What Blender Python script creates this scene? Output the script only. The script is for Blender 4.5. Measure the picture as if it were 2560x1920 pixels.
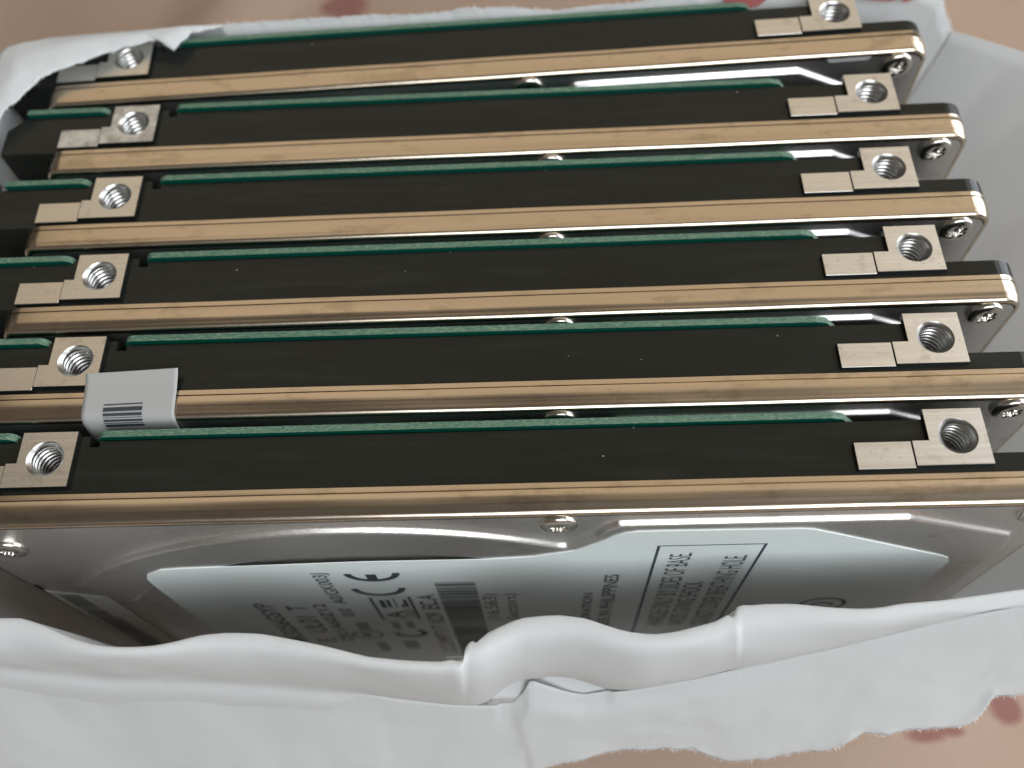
import bpy, bmesh, math, random
import numpy as np
from mathutils import Vector, Matrix, noise as mnoise

random.seed(7)
sc = bpy.context.scene
for o in list(bpy.data.objects):
    bpy.data.objects.remove(o)
COL = sc.collection
MM = 0.001                       # everything below is written in millimetres


def V(x, y, z):                  # bundle coordinates (x along, y away, z = 0 at the drives' upper edges) -> scene
    return Vector(((x - 50.0) * MM, (y - 25.0) * MM, (z + 70.6) * MM))


# ------------------------------------------------------------------ camera
cam_d = bpy.data.cameras.new('camera')
cam = bpy.data.objects.new('camera', cam_d)
COL.objects.link(cam)
RT = Vector((0.99912209, -0.00945279, -0.04081300))
UP = Vector((0.02757981, 0.88172988, 0.47094775))
FW = Vector((-0.03153427, 0.47165991, -0.88121650))
M = Matrix((RT, UP, -FW)).transposed().to_4x4()
M.translation = V(56.387, -25.563, 71.072)
cam.matrix_world = M
cam_d.sensor_width = 36.0
cam_d.lens = 32.70
cam_d.clip_start = 0.002
cam_d.clip_end = 20.0
cam_d.dof.use_dof = True
cam_d.dof.focus_distance = 0.080
cam_d.dof.aperture_fstop = 24.0
sc.camera = cam

# ------------------------------------------------------------------ light
world = bpy.data.worlds.new('World')
sc.world = world
world.use_nodes = True
bg = world.node_tree.nodes['Background']
bg.inputs['Strength'].default_value = 1.0
# the rest of the room: dim, warm, uneven
_nt = world.node_tree
_tc = _nt.nodes.new('ShaderNodeTexCoord')
_nz = _nt.nodes.new('ShaderNodeTexNoise')
_nz.inputs['Scale'].default_value = 2.6
_nz.inputs['Detail'].default_value = 2.0
_rp = _nt.nodes.new('ShaderNodeValToRGB')
_rp.color_ramp.elements[0].position = 0.36
_rp.color_ramp.elements[0].color = (0.035, 0.030, 0.025, 1)
_rp.color_ramp.elements[1].position = 0.66
_rp.color_ramp.elements[1].color = (0.21, 0.185, 0.155, 1)
_nt.links.new(_tc.outputs['Generated'], _nz.inputs['Vector'])
_nt.links.new(_nz.outputs['Fac'], _rp.inputs['Fac'])
_nt.links.new(_rp.outputs['Color'], bg.inputs['Color'])


def area(name, loc, target, sx, sy, power, col):
    d = bpy.data.lights.new(name, 'AREA')
    d.shape = 'RECTANGLE'
    d.size, d.size_y, d.energy, d.color = sx, sy, power, col
    ob = bpy.data.objects.new(name, d)
    COL.objects.link(ob)
    ob.location = loc
    ob.rotation_euler = (Vector(target) - Vector(loc)).to_track_quat('-Z', 'Y').to_euler()
    return ob


# a high window behind the photographer, a little to the right
area('window_light', (0.18, -0.49, 0.60), (0.01, 0.0, 0.06), 0.58, 0.46, 5.6, (0.895, 0.95, 1.0))
# daylight from the right-hand side of the room
area('side_light', (0.50, 0.09, 0.25), (0.06, 0.03, 0.03), 0.60, 0.42, 3.9, (0.87, 0.93, 1.0))
# the warm lit ceiling beyond the bundle, which the upward faces of the metal mirror
area('ceiling_bounce', (0.08, 0.74, 0.95), (0.0, 0.05, 0.07), 1.9, 1.1, 3.8, (1.0, 0.81, 0.585))

sc.view_settings.view_transform = 'Standard'
sc.view_settings.look = 'None'
sc.view_settings.exposure = 0.0
sc.view_settings.gamma = 1.0
sc.view_settings.use_curve_mapping = False
sc.cycles.max_bounces = 6
sc.cycles.diffuse_bounces = 3
sc.cycles.glossy_bounces = 3
sc.cycles.transmission_bounces = 3
sc.cycles.use_denoising = True


# ------------------------------------------------------------------ materials
def new_mat(name):
    m = bpy.data.materials.new(name)
    m.use_nodes = True
    nt = m.node_tree
    b = nt.nodes['Principled BSDF']
    return m, nt, b


def coords(nt, scale, kind='Object', shift=True):
    tc = nt.nodes.new('ShaderNodeTexCoord')
    mp = nt.nodes.new('ShaderNodeMapping')
    mp.inputs['Scale'].default_value = [s * 1000.0 for s in scale]
    nt.links.new(tc.outputs[kind], mp.inputs['Vector'])
    return shifted(nt, mp.outputs['Vector']) if shift else mp.outputs['Vector']


def shifted(nt, vec):            # the same material, another piece of its pattern on every object
    oi = nt.nodes.new('ShaderNodeObjectInfo')
    n = nt.nodes.new('ShaderNodeVectorMath')
    n.operation = 'MULTIPLY_ADD'
    cx = nt.nodes.new('ShaderNodeCombineXYZ')
    for i in range(3):
        nt.links.new(oi.outputs['Random'], cx.inputs[i])
    nt.links.new(cx.outputs[0], n.inputs[0])
    n.inputs[1].default_value = (731.0, 433.0, 517.0)
    nt.links.new(vec, n.inputs[2])
    return n.outputs[0]


def noise(nt, vec, scale=1.0, detail=3.0, rough=0.5, dist=0.0):
    n = nt.nodes.new('ShaderNodeTexNoise')
    n.inputs['Scale'].default_value = scale
    n.inputs['Detail'].default_value = detail
    n.inputs['Roughness'].default_value = rough
    n.inputs['Distortion'].default_value = dist
    nt.links.new(vec, n.inputs['Vector'])
    return n.outputs['Fac']


def ramp(nt, fac, stops):
    r = nt.nodes.new('ShaderNodeValToRGB')
    while len(r.color_ramp.elements) < len(stops):
        r.color_ramp.elements.new(0.5)
    for e, (p, c) in zip(r.color_ramp.elements, stops):
        e.position = p
        e.color = (*c, 1) if len(c) == 3 else c
    nt.links.new(fac, r.inputs['Fac'])
    return r.outputs['Color']


def mix(nt, fac, a, b, mode='MIX'):
    n = nt.nodes.new('ShaderNodeMix')
    n.data_type = 'RGBA'
    n.blend_type = mode
    for sock, v in ((n.inputs[0], fac), (n.inputs[6], a), (n.inputs[7], b)):
        if hasattr(v, 'links'):
            nt.links.new(v, sock)
        elif isinstance(v, (int, float)):
            sock.default_value = v
        else:
            sock.default_value = (*v, 1)
    return n.outputs[2]


def math_n(nt, op, a, b=0.0, c=None):
    n = nt.nodes.new('ShaderNodeMath')
    n.operation = op
    for i, v in enumerate((a, b) if c is None else (a, b, c)):
        if hasattr(v, 'links'):
            nt.links.new(v, n.inputs[i])
        else:
            n.inputs[i].default_value = v
    return n.outputs[0]


def bump(nt, b, fac, dist_mm, strength=1.0, prev=None):
    n = nt.nodes.new('ShaderNodeBump')
    n.inputs['Strength'].default_value = strength
    n.inputs['Distance'].default_value = dist_mm * MM
    nt.links.new(fac, n.inputs['Height'])
    if prev is not None:
        nt.links.new(prev, n.inputs['Normal'])
    nt.links.new(n.outputs['Normal'], b.inputs['Normal'])
    return n.outputs['Normal']


def flat(name, col, rough=0.6, metal=0.0):
    m, nt, b = new_mat(name)
    b.inputs['Base Color'].default_value = (*col, 1)
    b.inputs['Roughness'].default_value = rough
    b.inputs['Metallic'].default_value = metal
    return m


def per_object(nt):
    oi = nt.nodes.new('ShaderNodeObjectInfo')
    return oi.outputs['Random']


MAT = {}
# black electro-coated casting: satin, faint smudges, dust specks and hairline scratches
m, nt, b = new_mat('black_coating')
v1 = coords(nt, (1, 1, 1))
sm = noise(nt, coords(nt, (0.10, 0.25, 0.25)), 1.0, 3, 0.6)
vo = nt.nodes.new('ShaderNodeTexVoronoi')
vo.inputs['Scale'].default_value = 0.42
nt.links.new(v1, vo.inputs['Vector'])
spk = math_n(nt, 'LESS_THAN', vo.outputs['Distance'], 0.034)
gate = math_n(nt, 'GREATER_THAN', noise(nt, v1, 0.3, 1), 0.47)
spk = math_n(nt, 'MULTIPLY', spk, gate)
scr = ramp(nt, noise(nt, coords(nt, (0.35, 5.0, 5.0)), 1.0, 2, 0.5, 0.4), [(0.76, (0, 0, 0)), (0.80, (1, 1, 1))])
base = mix(nt, sm, (0.0050, 0.0062, 0.0050), (0.0100, 0.0120, 0.0098))
film = ramp(nt, noise(nt, coords(nt, (0.05, 0.55, 0.3)), 1.0, 4, 0.62, 0.8), [(0.50, (0, 0, 0)), (0.72, (1, 1, 1))])
base = mix(nt, math_n(nt, 'MULTIPLY', film, 0.07), base, (0.085, 0.085, 0.075))
base = mix(nt, math_n(nt, 'MULTIPLY', scr, 0.15), base, (0.09, 0.085, 0.075))
base = mix(nt, math_n(nt, 'MULTIPLY', spk, 0.5), base, (0.42, 0.40, 0.36))
nt.links.new(base, b.inputs['Base Color'])
nt.links.new(math_n(nt, 'MULTIPLY_ADD', sm, 0.30, 0.10), b.inputs['Roughness'])
b.inputs['Specular IOR Level'].default_value = 0.27
bump(nt, b, noise(nt, v1, 7.0, 2), 0.012, 0.5)
MAT['black'] = m

# stamped lid: warm grey plated steel, long drawing marks on the edge, fine speckle on the face
m, nt, b = new_mat('plated_steel')
b.inputs['Metallic'].default_value = 1.0
lines = noise(nt, coords(nt, (0.05, 9.0, 9.0)), 1.0, 4, 0.65)
speck = noise(nt, coords(nt, (5.5, 5.5, 5.5)), 1.0, 3, 0.65)
blot = noise(nt, coords(nt, (0.22, 0.4, 0.4)), 1.0, 4, 0.6)
c = mix(nt, speck, (0.57, 0.54, 0.515), (0.88, 0.85, 0.82))
c = mix(nt, math_n(nt, 'MULTIPLY', ramp(nt, blot, [(0.60, (0, 0, 0)), (0.70, (1, 1, 1))]), 0.35), c, (0.42, 0.36, 0.30))
nt.links.new(c, b.inputs['Base Color'])
nt.links.new(math_n(nt, 'MULTIPLY_ADD', speck, 0.22, 0.27), b.inputs['Roughness'])
p1 = bump(nt, b, lines, 0.006, 0.6)
bump(nt, b, speck, 0.016, 0.7, p1)
MAT['steel'] = m

# the rolled edge of the lid: long drawing marks
m, nt, b = new_mat('drawn_steel_edge')
b.inputs['Metallic'].default_value = 1.0
lines = noise(nt, coords(nt, (0.004, 0.9, 0.9)), 1.0, 1.0, 0.4)
fine = noise(nt, coords(nt, (0.03, 10.0, 10.0)), 1.0, 2, 0.6)
blot = noise(nt, coords(nt, (0.20, 0.5, 0.5)), 1.0, 4, 0.65)
c = mix(nt, lines, (0.56, 0.475, 0.37), (0.68, 0.585, 0.465))
c = mix(nt, math_n(nt, 'MULTIPLY', ramp(nt, blot, [(0.54, (0, 0, 0)), (0.66, (1, 1, 1))]), 0.42), c, (0.36, 0.285, 0.21))
nt.links.new(c, b.inputs['Base Color'])
nt.links.new(math_n(nt, 'MULTIPLY_ADD', fine, 0.10, 0.18), b.inputs['Roughness'])
p1 = bump(nt, b, lines, 0.14, 0.7)
bump(nt, b, fine, 0.003, 0.5, p1)
MAT['rim'] = m

# milled aluminium of the mounting pads
m, nt, b = new_mat('milled_aluminium')
b.inputs['Metallic'].default_value = 1.0
lines = noise(nt, coords(nt, (0.04, 5.0, 5.0)), 1.0, 3, 0.7)
band = noise(nt, coords(nt, (0.06, 1.6, 1.6)), 1.0, 2, 0.6)
blot = noise(nt, coords(nt, (0.7, 0.7, 0.7)), 1.0, 4, 0.65)
scuff = noise(nt, coords(nt, (0.9, 6.0, 6.0)), 1.0, 2, 0.5, 0.6)
rnd = per_object(nt)
c = mix(nt, lines, (0.58, 0.585, 0.575), (0.97, 0.98, 0.96))
c = mix(nt, math_n(nt, 'MULTIPLY', band, 0.28), c, (0.46, 0.44, 0.39))
c = mix(nt, math_n(nt, 'MULTIPLY', rnd, 0.35), c, (0.84, 0.76, 0.63))
c = mix(nt, math_n(nt, 'MULTIPLY', ramp(nt, blot, [(0.56, (0, 0, 0)), (0.68, (1, 1, 1))]), 0.30), c, (0.30, 0.28, 0.25))
c = mix(nt, math_n(nt, 'MULTIPLY', ramp(nt, scuff, [(0.70, (0, 0, 0)), (0.75, (1, 1, 1))]), 0.55), c, (0.16, 0.15, 0.14))
nt.links.new(c, b.inputs['Base Color'])
nt.links.new(math_n(nt, 'MULTIPLY_ADD', lines, 0.14, 0.26), b.inputs['Roughness'])
p1 = bump(nt, b, lines, 0.012, 0.6)
bump(nt, b, band, 0.03, 0.5, p1)
MAT['alu'] = m
# the same metal where glue residue has dulled it
m, nt, b = new_mat('dulled_aluminium')
b.inputs['Metallic'].default_value = 0.55
g = noise(nt, coords(nt, (0.8, 0.8, 0.8)), 1.0, 5, 0.65)
nt.links.new(ramp(nt, g, [(0.38, (0.62, 0.60, 0.53)), (0.62, (0.36, 0.33, 0.28))]), b.inputs['Base Color'])
b.inputs['Roughness'].default_value = 0.55
bump(nt, b, g, 0.08, 0.5)
MAT['alu_dull'] = m
m, nt, b = new_mat('thread_metal')
b.inputs['Metallic'].default_value = 1.0
b.inputs['Base Color'].default_value = (0.45, 0.44, 0.42, 1)
b.inputs['Roughness'].default_value = 0.30
MAT['thread'] = m
MAT['screw'] = flat('screw_steel', (0.66, 0.62, 0.56), 0.22, 1.0)

# circuit board: green mask on the faces, sawn glass-fibre on the edge
m, nt, b = new_mat('solder_mask')
b.inputs['Base Color'].default_value = (0.0, 0.055, 0.036, 1)
b.inputs['Roughness'].default_value = 0.30
MAT['mask'] = m
m, nt, b = new_mat('glass_fibre_edge')
g = noise(nt, coords(nt, (2.6, 9, 9)), 1.0, 3, 0.7)
nt.links.new(ramp(nt, g, [(0.34, (0.028, 0.085, 0.055)), (0.50, (0.075, 0.145, 0.098)), (0.72, (0.20, 0.26, 0.18))]), b.inputs['Base Color'])
b.inputs['Roughness'].default_value = 0.55
bump(nt, b, g, 0.05, 0.6)
MAT['fibre'] = m

m, nt, b = new_mat('label_stock')
g = noise(nt, coords(nt, (0.6, 0.6, 0.6)), 1.0, 3, 0.6)
nt.links.new(mix(nt, g, (0.70, 0.75, 0.73), (0.76, 0.80, 0.78)), b.inputs['Base Color'])
b.inputs['Roughness'].default_value = 0.38
MAT['label'] = m
MAT['ink'] = flat('label_ink', (0.030, 0.038, 0.048), 0.5)
MAT['ink_blue'] = flat('rule_ink', (0.045, 0.060, 0.085), 0.5)
MAT['sticker'] = flat('sticker_paper', (0.33, 0.325, 0.315), 0.7)
MAT['old_label'] = flat('aged_sticker_paper', (0.62, 0.60, 0.53), 0.7)


def paper(name, col):
    m, nt, b = new_mat(name)
    v = coords(nt, (1, 1, 1))
    g = noise(nt, v, 0.05, 3, 0.5)
    nt.links.new(mix(nt, g, col, tuple(x * 0.94 for x in col)), b.inputs['Base Color'])
    b.inputs['Roughness'].default_value = 0.75
    b.inputs['Specular IOR Level'].default_value = 0.25
    p1 = bump(nt, b, noise(nt, v, 3.0, 4, 0.65), 0.05, 0.4)
    p2 = bump(nt, b, noise(nt, v, 0.12, 3, 0.5), 0.5, 0.35, p1)
    cr = nt.nodes.new('ShaderNodeTexVoronoi')          # faint handling creases
    cr.feature = 'DISTANCE_TO_EDGE'
    cr.inputs['Scale'].default_value = 0.085
    wv_ = nt.nodes.new('ShaderNodeVectorMath')
    wv_.operation = 'ADD'
    nz_ = nt.nodes.new('ShaderNodeTexNoise')
    nz_.inputs['Scale'].default_value = 0.10
    mu_ = nt.nodes.new('ShaderNodeVectorMath')
    mu_.operation = 'SCALE'
    mu_.inputs['Scale'].default_value = 9.0
    nt.links.new(v, nz_.inputs['Vector'])
    nt.links.new(nz_.outputs['Color'], mu_.inputs[0])
    nt.links.new(v, wv_.inputs[0])
    nt.links.new(mu_.outputs[0], wv_.inputs[1])
    nt.links.new(wv_.outputs[0], cr.inputs['Vector'])
    cf = ramp(nt, cr.outputs['Distance'], [(0.0, (0, 0, 0)), (0.10, (1, 1, 1))])
    bump(nt, b, cf, 0.10, 0.14, p2)
    tr = nt.nodes.new('ShaderNodeBsdfTranslucent')
    tr.inputs['Color'].default_value = (*[x * 0.95 for x in col], 1)
    ms = nt.nodes.new('ShaderNodeMixShader')
    ms.inputs[0].default_value = 0.44
    nt.links.new(b.outputs[0], ms.inputs[1])
    nt.links.new(tr.outputs[0], ms.inputs[2])
    nt.links.new(ms.outputs[0], nt.nodes['Material Output'].inputs['Surface'])
    return m


MAT['paper'] = paper('white_paper', (0.81, 0.82, 0.815))
MAT['fuzz'] = paper('paper_fibre', (0.84, 0.83, 0.83))
MAT['red_print'] = flat('red_print', (0.45, 0.13, 0.12), 0.8)

# measured outlines of the paper, bundle coordinates in millimetres
LIP=[(-3.83,-5.68,-6.00),(-2.79,-5.67,-6.00),(-1.75,-5.65,-6.00),(-0.72,-5.62,-6.00),(0.32,-5.60,-6.00),(1.36,-5.58,-6.00),(2.39,-5.56,-6.00),(3.43,-5.55,-6.00),(4.47,-5.56,-6.00),(5.52,-5.56,-6.00),(6.56,-5.57,-6.00),(7.60,-5.57,-6.00),(8.63,-5.58,-6.00),(9.67,-5.58,-6.00),(10.71,-5.60,-6.00),(11.76,-5.65,-6.00),(12.86,-5.96,-6.00),(13.99,-6.37,-6.00),(15.12,-6.84,-6.00),(16.25,-7.30,-6.00),(17.34,-7.63,-6.00),(18.41,-7.91,-6.00),(19.45,-8.06,-6.00),(20.48,-8.14,-6.00),(21.50,-8.17,-6.00),(22.51,-8.16,-6.00),(23.50,-8.10,-6.00),(24.49,-7.96,-6.00),(25.47,-7.78,-6.00),(26.44,-7.55,-6.00),(27.42,-7.34,-6.00),(28.42,-7.25,-6.00),(29.42,-7.19,-6.00),(30.43,-7.21,-6.00),(31.45,-7.26,-6.00),(32.46,-7.33,-6.00),(33.49,-7.51,-6.00),(34.51,-7.71,-6.00),(35.53,-7.91,-6.00),(36.55,-8.12,-6.00),(37.57,-8.34,-6.00),(38.59,-8.59,-6.00),(39.60,-8.84,-6.00),(40.61,-9.10,-6.00),(41.61,-9.33,-6.00),(42.60,-9.46,-6.00),(43.60,-9.57,-6.00),(44.58,-9.67,-6.00),(45.57,-9.74,-6.00),(46.55,-9.80,-6.00),(47.53,-9.83,-6.00),(48.51,-9.71,-6.00),(48.83,-9.80,-6.00),(49.16,-9.79,-6.00),(49.32,-9.68,-6.00),(49.48,-9.57,-6.00),(49.57,-8.95,-6.00),(49.66,-8.66,-6.00),(49.86,-8.42,-6.00),(50.12,-8.27,-6.00),(50.45,-8.41,-6.00),(51.43,-7.62,-6.00),(52.42,-7.15,-6.00),(53.42,-6.73,-6.00),(54.35,-6.46,-6.00),(54.41,-6.46,-6.00),(54.58,-6.44,-6.00),(54.81,-6.41,-6.00),(55.01,-6.40,-6.00),(55.24,-6.38,-6.00),(55.41,-6.36,-6.00),(56.40,-6.30,-6.00),(57.40,-6.30,-6.00),(58.38,-6.42,-6.00),(59.37,-6.59,-6.00),(60.34,-6.91,-6.00),(61.30,-7.26,-6.00),(62.27,-7.57,-6.00),(63.23,-7.79,-6.00),(64.20,-7.92,-6.00),(65.17,-7.97,-6.00),(66.15,-7.89,-6.00),(67.14,-7.75,-6.00),(68.14,-7.52,-6.00),(69.14,-7.29,-6.00),(70.14,-7.04,-6.00),(71.18,-6.54,-6.00),(71.49,-6.69,-6.00),(71.69,-6.63,-6.00),(71.86,-6.31,-6.00),(72.07,-5.91,-6.00),(72.24,-5.86,-6.00),(72.31,-5.84,-6.00),(72.58,-5.75,-6.00),(73.23,-5.79,-6.00),(74.23,-5.72,-6.00),(75.21,-5.71,-6.00),(76.19,-5.71,-6.00),(77.16,-5.77,-6.00),(78.12,-5.89,-6.00),(79.08,-6.00,-6.00),(80.04,-6.09,-6.00),(81.00,-6.16,-6.00),(81.97,-6.20,-6.00),(82.95,-6.18,-6.00),(83.93,-6.10,-6.00),(84.94,-5.92,-6.00),(85.93,-5.81,-6.00),(86.92,-5.75,-6.00),(87.90,-5.69,-6.00),(88.89,-5.62,-6.00),(89.89,-5.51,-6.00),(90.89,-5.39,-6.00),(91.88,-5.28,-6.00),(92.88,-5.16,-6.00),(93.88,-5.04,-6.00),(94.88,-4.92,-6.00),(95.89,-4.81,-6.00),(96.89,-4.69,-6.00),(97.89,-4.57,-6.00),(98.89,-4.46,-6.00),(99.90,-4.34,-6.00),(100.90,-4.22,-6.00),(101.90,-4.11,-6.00),(102.89,-4.04,-6.00),(103.87,-4.00,-6.00),(104.85,-3.97,-6.00),(105.83,-3.93,-6.00),(106.81,-3.90,-6.00)]
FOLD=[(-6.18,-7.75,-10.39),(-5.13,-7.78,-10.46),(-4.08,-7.81,-10.53),(-3.04,-7.85,-10.61),(-1.99,-7.88,-10.68),(-0.94,-7.92,-10.76),(0.11,-7.95,-10.83),(1.15,-7.99,-10.91),(2.20,-8.02,-10.99),(3.25,-8.06,-11.06),(4.30,-8.09,-11.14),(5.35,-8.12,-11.21),(6.40,-8.16,-11.29),(7.44,-8.20,-11.38),(8.46,-8.27,-11.53),(9.47,-8.35,-11.72),(10.47,-8.44,-11.92),(11.48,-8.54,-12.12),(12.49,-8.63,-12.32),(13.50,-8.72,-12.52),(14.52,-8.81,-12.72),(15.53,-8.90,-12.92),(16.56,-8.98,-13.10),(17.62,-9.02,-13.19),(18.69,-9.05,-13.26),(19.75,-9.09,-13.33),(20.82,-9.12,-13.40),(21.89,-9.15,-13.47),(22.96,-9.18,-13.54),(24.02,-9.23,-13.64),(25.07,-9.28,-13.75),(26.13,-9.33,-13.87),(27.19,-9.39,-13.99),(28.25,-9.44,-14.11),(29.31,-9.50,-14.23),(30.37,-9.56,-14.36),(31.42,-9.63,-14.52),(32.48,-9.70,-14.69),(33.53,-9.78,-14.85),(34.59,-9.86,-15.02),(35.65,-9.93,-15.19),(36.71,-10.01,-15.36),(37.78,-10.08,-15.53),(38.84,-10.17,-15.71),(39.89,-10.30,-16.00),(40.94,-10.45,-16.34),(41.99,-10.61,-16.69),(43.05,-10.75,-17.01),(44.12,-10.86,-17.25),(45.20,-10.96,-17.49),(46.28,-11.06,-17.74),(47.36,-11.15,-17.97),(47.73,-11.17,-18.03),(48.09,-11.18,-18.08),(48.27,-11.19,-18.10),(48.46,-11.19,-18.12),(48.57,-11.19,-18.13),(48.68,-11.19,-18.15),(48.90,-11.20,-18.17),(49.19,-11.20,-18.19),(49.56,-11.18,-18.19),(50.70,-10.88,-17.62),(51.87,-10.25,-16.34),(53.00,-9.78,-15.41),(54.03,-9.56,-15.03),(54.10,-9.55,-15.02),(54.28,-9.54,-15.00),(54.53,-9.52,-14.97),(54.75,-9.50,-14.96),(55.00,-9.49,-14.93),(55.18,-9.47,-14.92),(56.26,-9.37,-14.74),(57.33,-9.38,-14.80),(58.41,-9.47,-15.02),(59.48,-9.69,-15.53),(60.57,-9.96,-16.14),(61.66,-10.18,-16.63),(62.76,-10.27,-16.83),(63.85,-10.29,-16.88),(64.92,-10.23,-16.73),(65.99,-10.11,-16.48),(67.05,-9.98,-16.20),(68.11,-9.86,-15.92),(69.16,-9.73,-15.64),(70.20,-9.57,-15.30),(71.23,-9.39,-14.91),(72.24,-9.20,-14.47),(72.59,-9.17,-14.41),(72.80,-9.16,-14.39),(72.94,-9.15,-14.37),(73.11,-9.14,-14.35),(73.29,-9.13,-14.33),(73.36,-9.13,-14.32),(73.63,-9.11,-14.28),(74.31,-9.03,-14.10),(75.31,-8.83,-13.67),(76.31,-8.68,-13.34),(77.31,-8.54,-13.04),(78.30,-8.40,-12.73),(79.29,-8.26,-12.42),(80.27,-8.13,-12.12),(81.25,-7.99,-11.81),(82.21,-7.83,-11.47),(83.16,-7.67,-11.12),(84.11,-7.51,-10.77),(85.05,-7.35,-10.42),(85.98,-7.20,-10.08),(86.91,-7.04,-9.73),(87.84,-6.89,-9.40),(88.76,-6.75,-9.08),(89.68,-6.61,-8.79),(90.60,-6.48,-8.50),(91.51,-6.35,-8.21),(92.43,-6.23,-7.95),(93.34,-6.13,-7.72),(94.26,-6.03,-7.50),(95.17,-5.92,-7.27),(96.07,-5.82,-7.04),(96.97,-5.71,-6.79),(97.86,-5.59,-6.54),(98.74,-5.48,-6.29),(99.62,-5.36,-6.04),(100.49,-5.25,-5.80),(101.37,-5.15,-5.56),(102.26,-5.07,-5.40),(103.17,-5.01,-5.27),(104.08,-4.96,-5.15),(104.99,-4.91,-5.04),(105.90,-4.87,-4.95)]
FLAP_TOP=[(-6.17,-7.75,-10.38),(-5.13,-7.78,-10.46),(-4.08,-7.81,-10.53),(-3.04,-7.85,-10.61),(-1.99,-7.88,-10.68),(-0.94,-7.92,-10.76),(0.11,-7.95,-10.83),(1.15,-7.99,-10.91),(2.20,-8.02,-10.99),(3.25,-8.06,-11.06),(4.30,-8.09,-11.14),(5.35,-8.12,-11.21),(6.40,-8.16,-11.29),(7.45,-8.19,-11.36),(8.46,-8.26,-11.52),(9.47,-8.35,-11.72),(10.47,-8.44,-11.92),(11.48,-8.54,-12.12),(12.49,-8.63,-12.32),(13.50,-8.72,-12.52),(14.52,-8.81,-12.72),(15.53,-8.90,-12.92),(16.55,-8.99,-13.12),(17.62,-9.02,-13.19),(18.69,-9.05,-13.26),(19.75,-9.09,-13.33),(20.82,-9.12,-13.40),(21.89,-9.15,-13.47),(22.96,-9.18,-13.54),(24.02,-9.22,-13.63),(25.07,-9.28,-13.75),(26.13,-9.33,-13.87),(27.19,-9.39,-13.99),(28.25,-9.44,-14.11),(29.31,-9.50,-14.23),(30.37,-9.55,-14.36),(31.42,-9.63,-14.52),(32.48,-9.70,-14.69),(33.53,-9.78,-14.85),(34.59,-9.86,-15.02),(35.65,-9.93,-15.19),(36.71,-10.01,-15.36),(37.78,-10.08,-15.53),(38.84,-10.16,-15.69),(39.89,-10.29,-15.98),(40.94,-10.45,-16.33),(41.99,-10.61,-16.68),(43.05,-10.76,-17.01),(44.13,-10.86,-17.23),(45.20,-10.96,-17.46),(46.29,-11.06,-17.68),(47.38,-11.14,-17.84),(47.74,-11.16,-17.90),(48.10,-11.19,-17.95),(48.29,-11.20,-17.98),(48.47,-11.21,-18.01),(48.58,-11.22,-18.02),(48.69,-11.23,-18.04),(48.90,-11.24,-18.07),(49.20,-11.26,-18.10),(49.57,-11.26,-18.11),(50.67,-11.27,-18.14),(51.78,-11.26,-18.10),(52.88,-11.21,-18.01),(53.97,-10.57,-16.58),(54.05,-10.48,-16.39),(54.24,-10.25,-15.90),(54.52,-9.94,-15.22),(54.74,-9.90,-15.13),(54.99,-9.90,-15.12),(55.16,-9.94,-15.21),(56.23,-10.20,-15.77),(57.30,-10.44,-16.32),(58.39,-10.66,-16.79),(59.48,-10.77,-17.04),(60.56,-10.67,-16.82),(61.64,-10.57,-16.60),(62.72,-10.51,-16.46),(63.79,-10.45,-16.33),(64.86,-10.35,-16.10),(65.92,-10.22,-15.83),(66.98,-10.10,-15.56),(68.02,-9.97,-15.28),(69.07,-9.85,-15.01),(70.10,-9.69,-14.66),(71.12,-9.54,-14.32),(72.14,-9.38,-13.98),(72.48,-9.33,-13.86),(72.68,-9.30,-13.80),(72.82,-9.28,-13.76),(72.99,-9.26,-13.70),(73.16,-9.23,-13.65),(73.22,-9.22,-13.63),(73.49,-9.19,-13.55),(74.16,-9.09,-13.34),(75.17,-8.95,-13.03),(76.16,-8.81,-12.72),(77.16,-8.67,-12.41),(78.14,-8.53,-12.11),(79.12,-8.39,-11.80),(80.09,-8.26,-11.50),(81.06,-8.12,-11.20),(82.02,-7.96,-10.86),(82.96,-7.80,-10.51),(83.90,-7.65,-10.16),(84.84,-7.49,-9.82),(85.76,-7.33,-9.47),(86.69,-7.18,-9.13),(87.60,-7.03,-8.80),(88.52,-6.89,-8.49),(89.43,-6.75,-8.20),(90.35,-6.62,-7.91),(91.25,-6.49,-7.62),(92.16,-6.37,-7.36),(93.07,-6.27,-7.14),(93.98,-6.17,-6.92),(94.88,-6.07,-6.70),(95.78,-5.97,-6.47),(96.67,-5.85,-6.22),(97.55,-5.74,-5.97),(98.43,-5.63,-5.72),(99.30,-5.51,-5.47),(100.17,-5.40,-5.23),(101.03,-5.29,-4.98),(101.92,-5.22,-4.82),(102.83,-5.17,-4.71),(103.73,-5.11,-4.59),(104.63,-5.06,-4.47),(105.52,-5.01,-4.36)]
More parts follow.
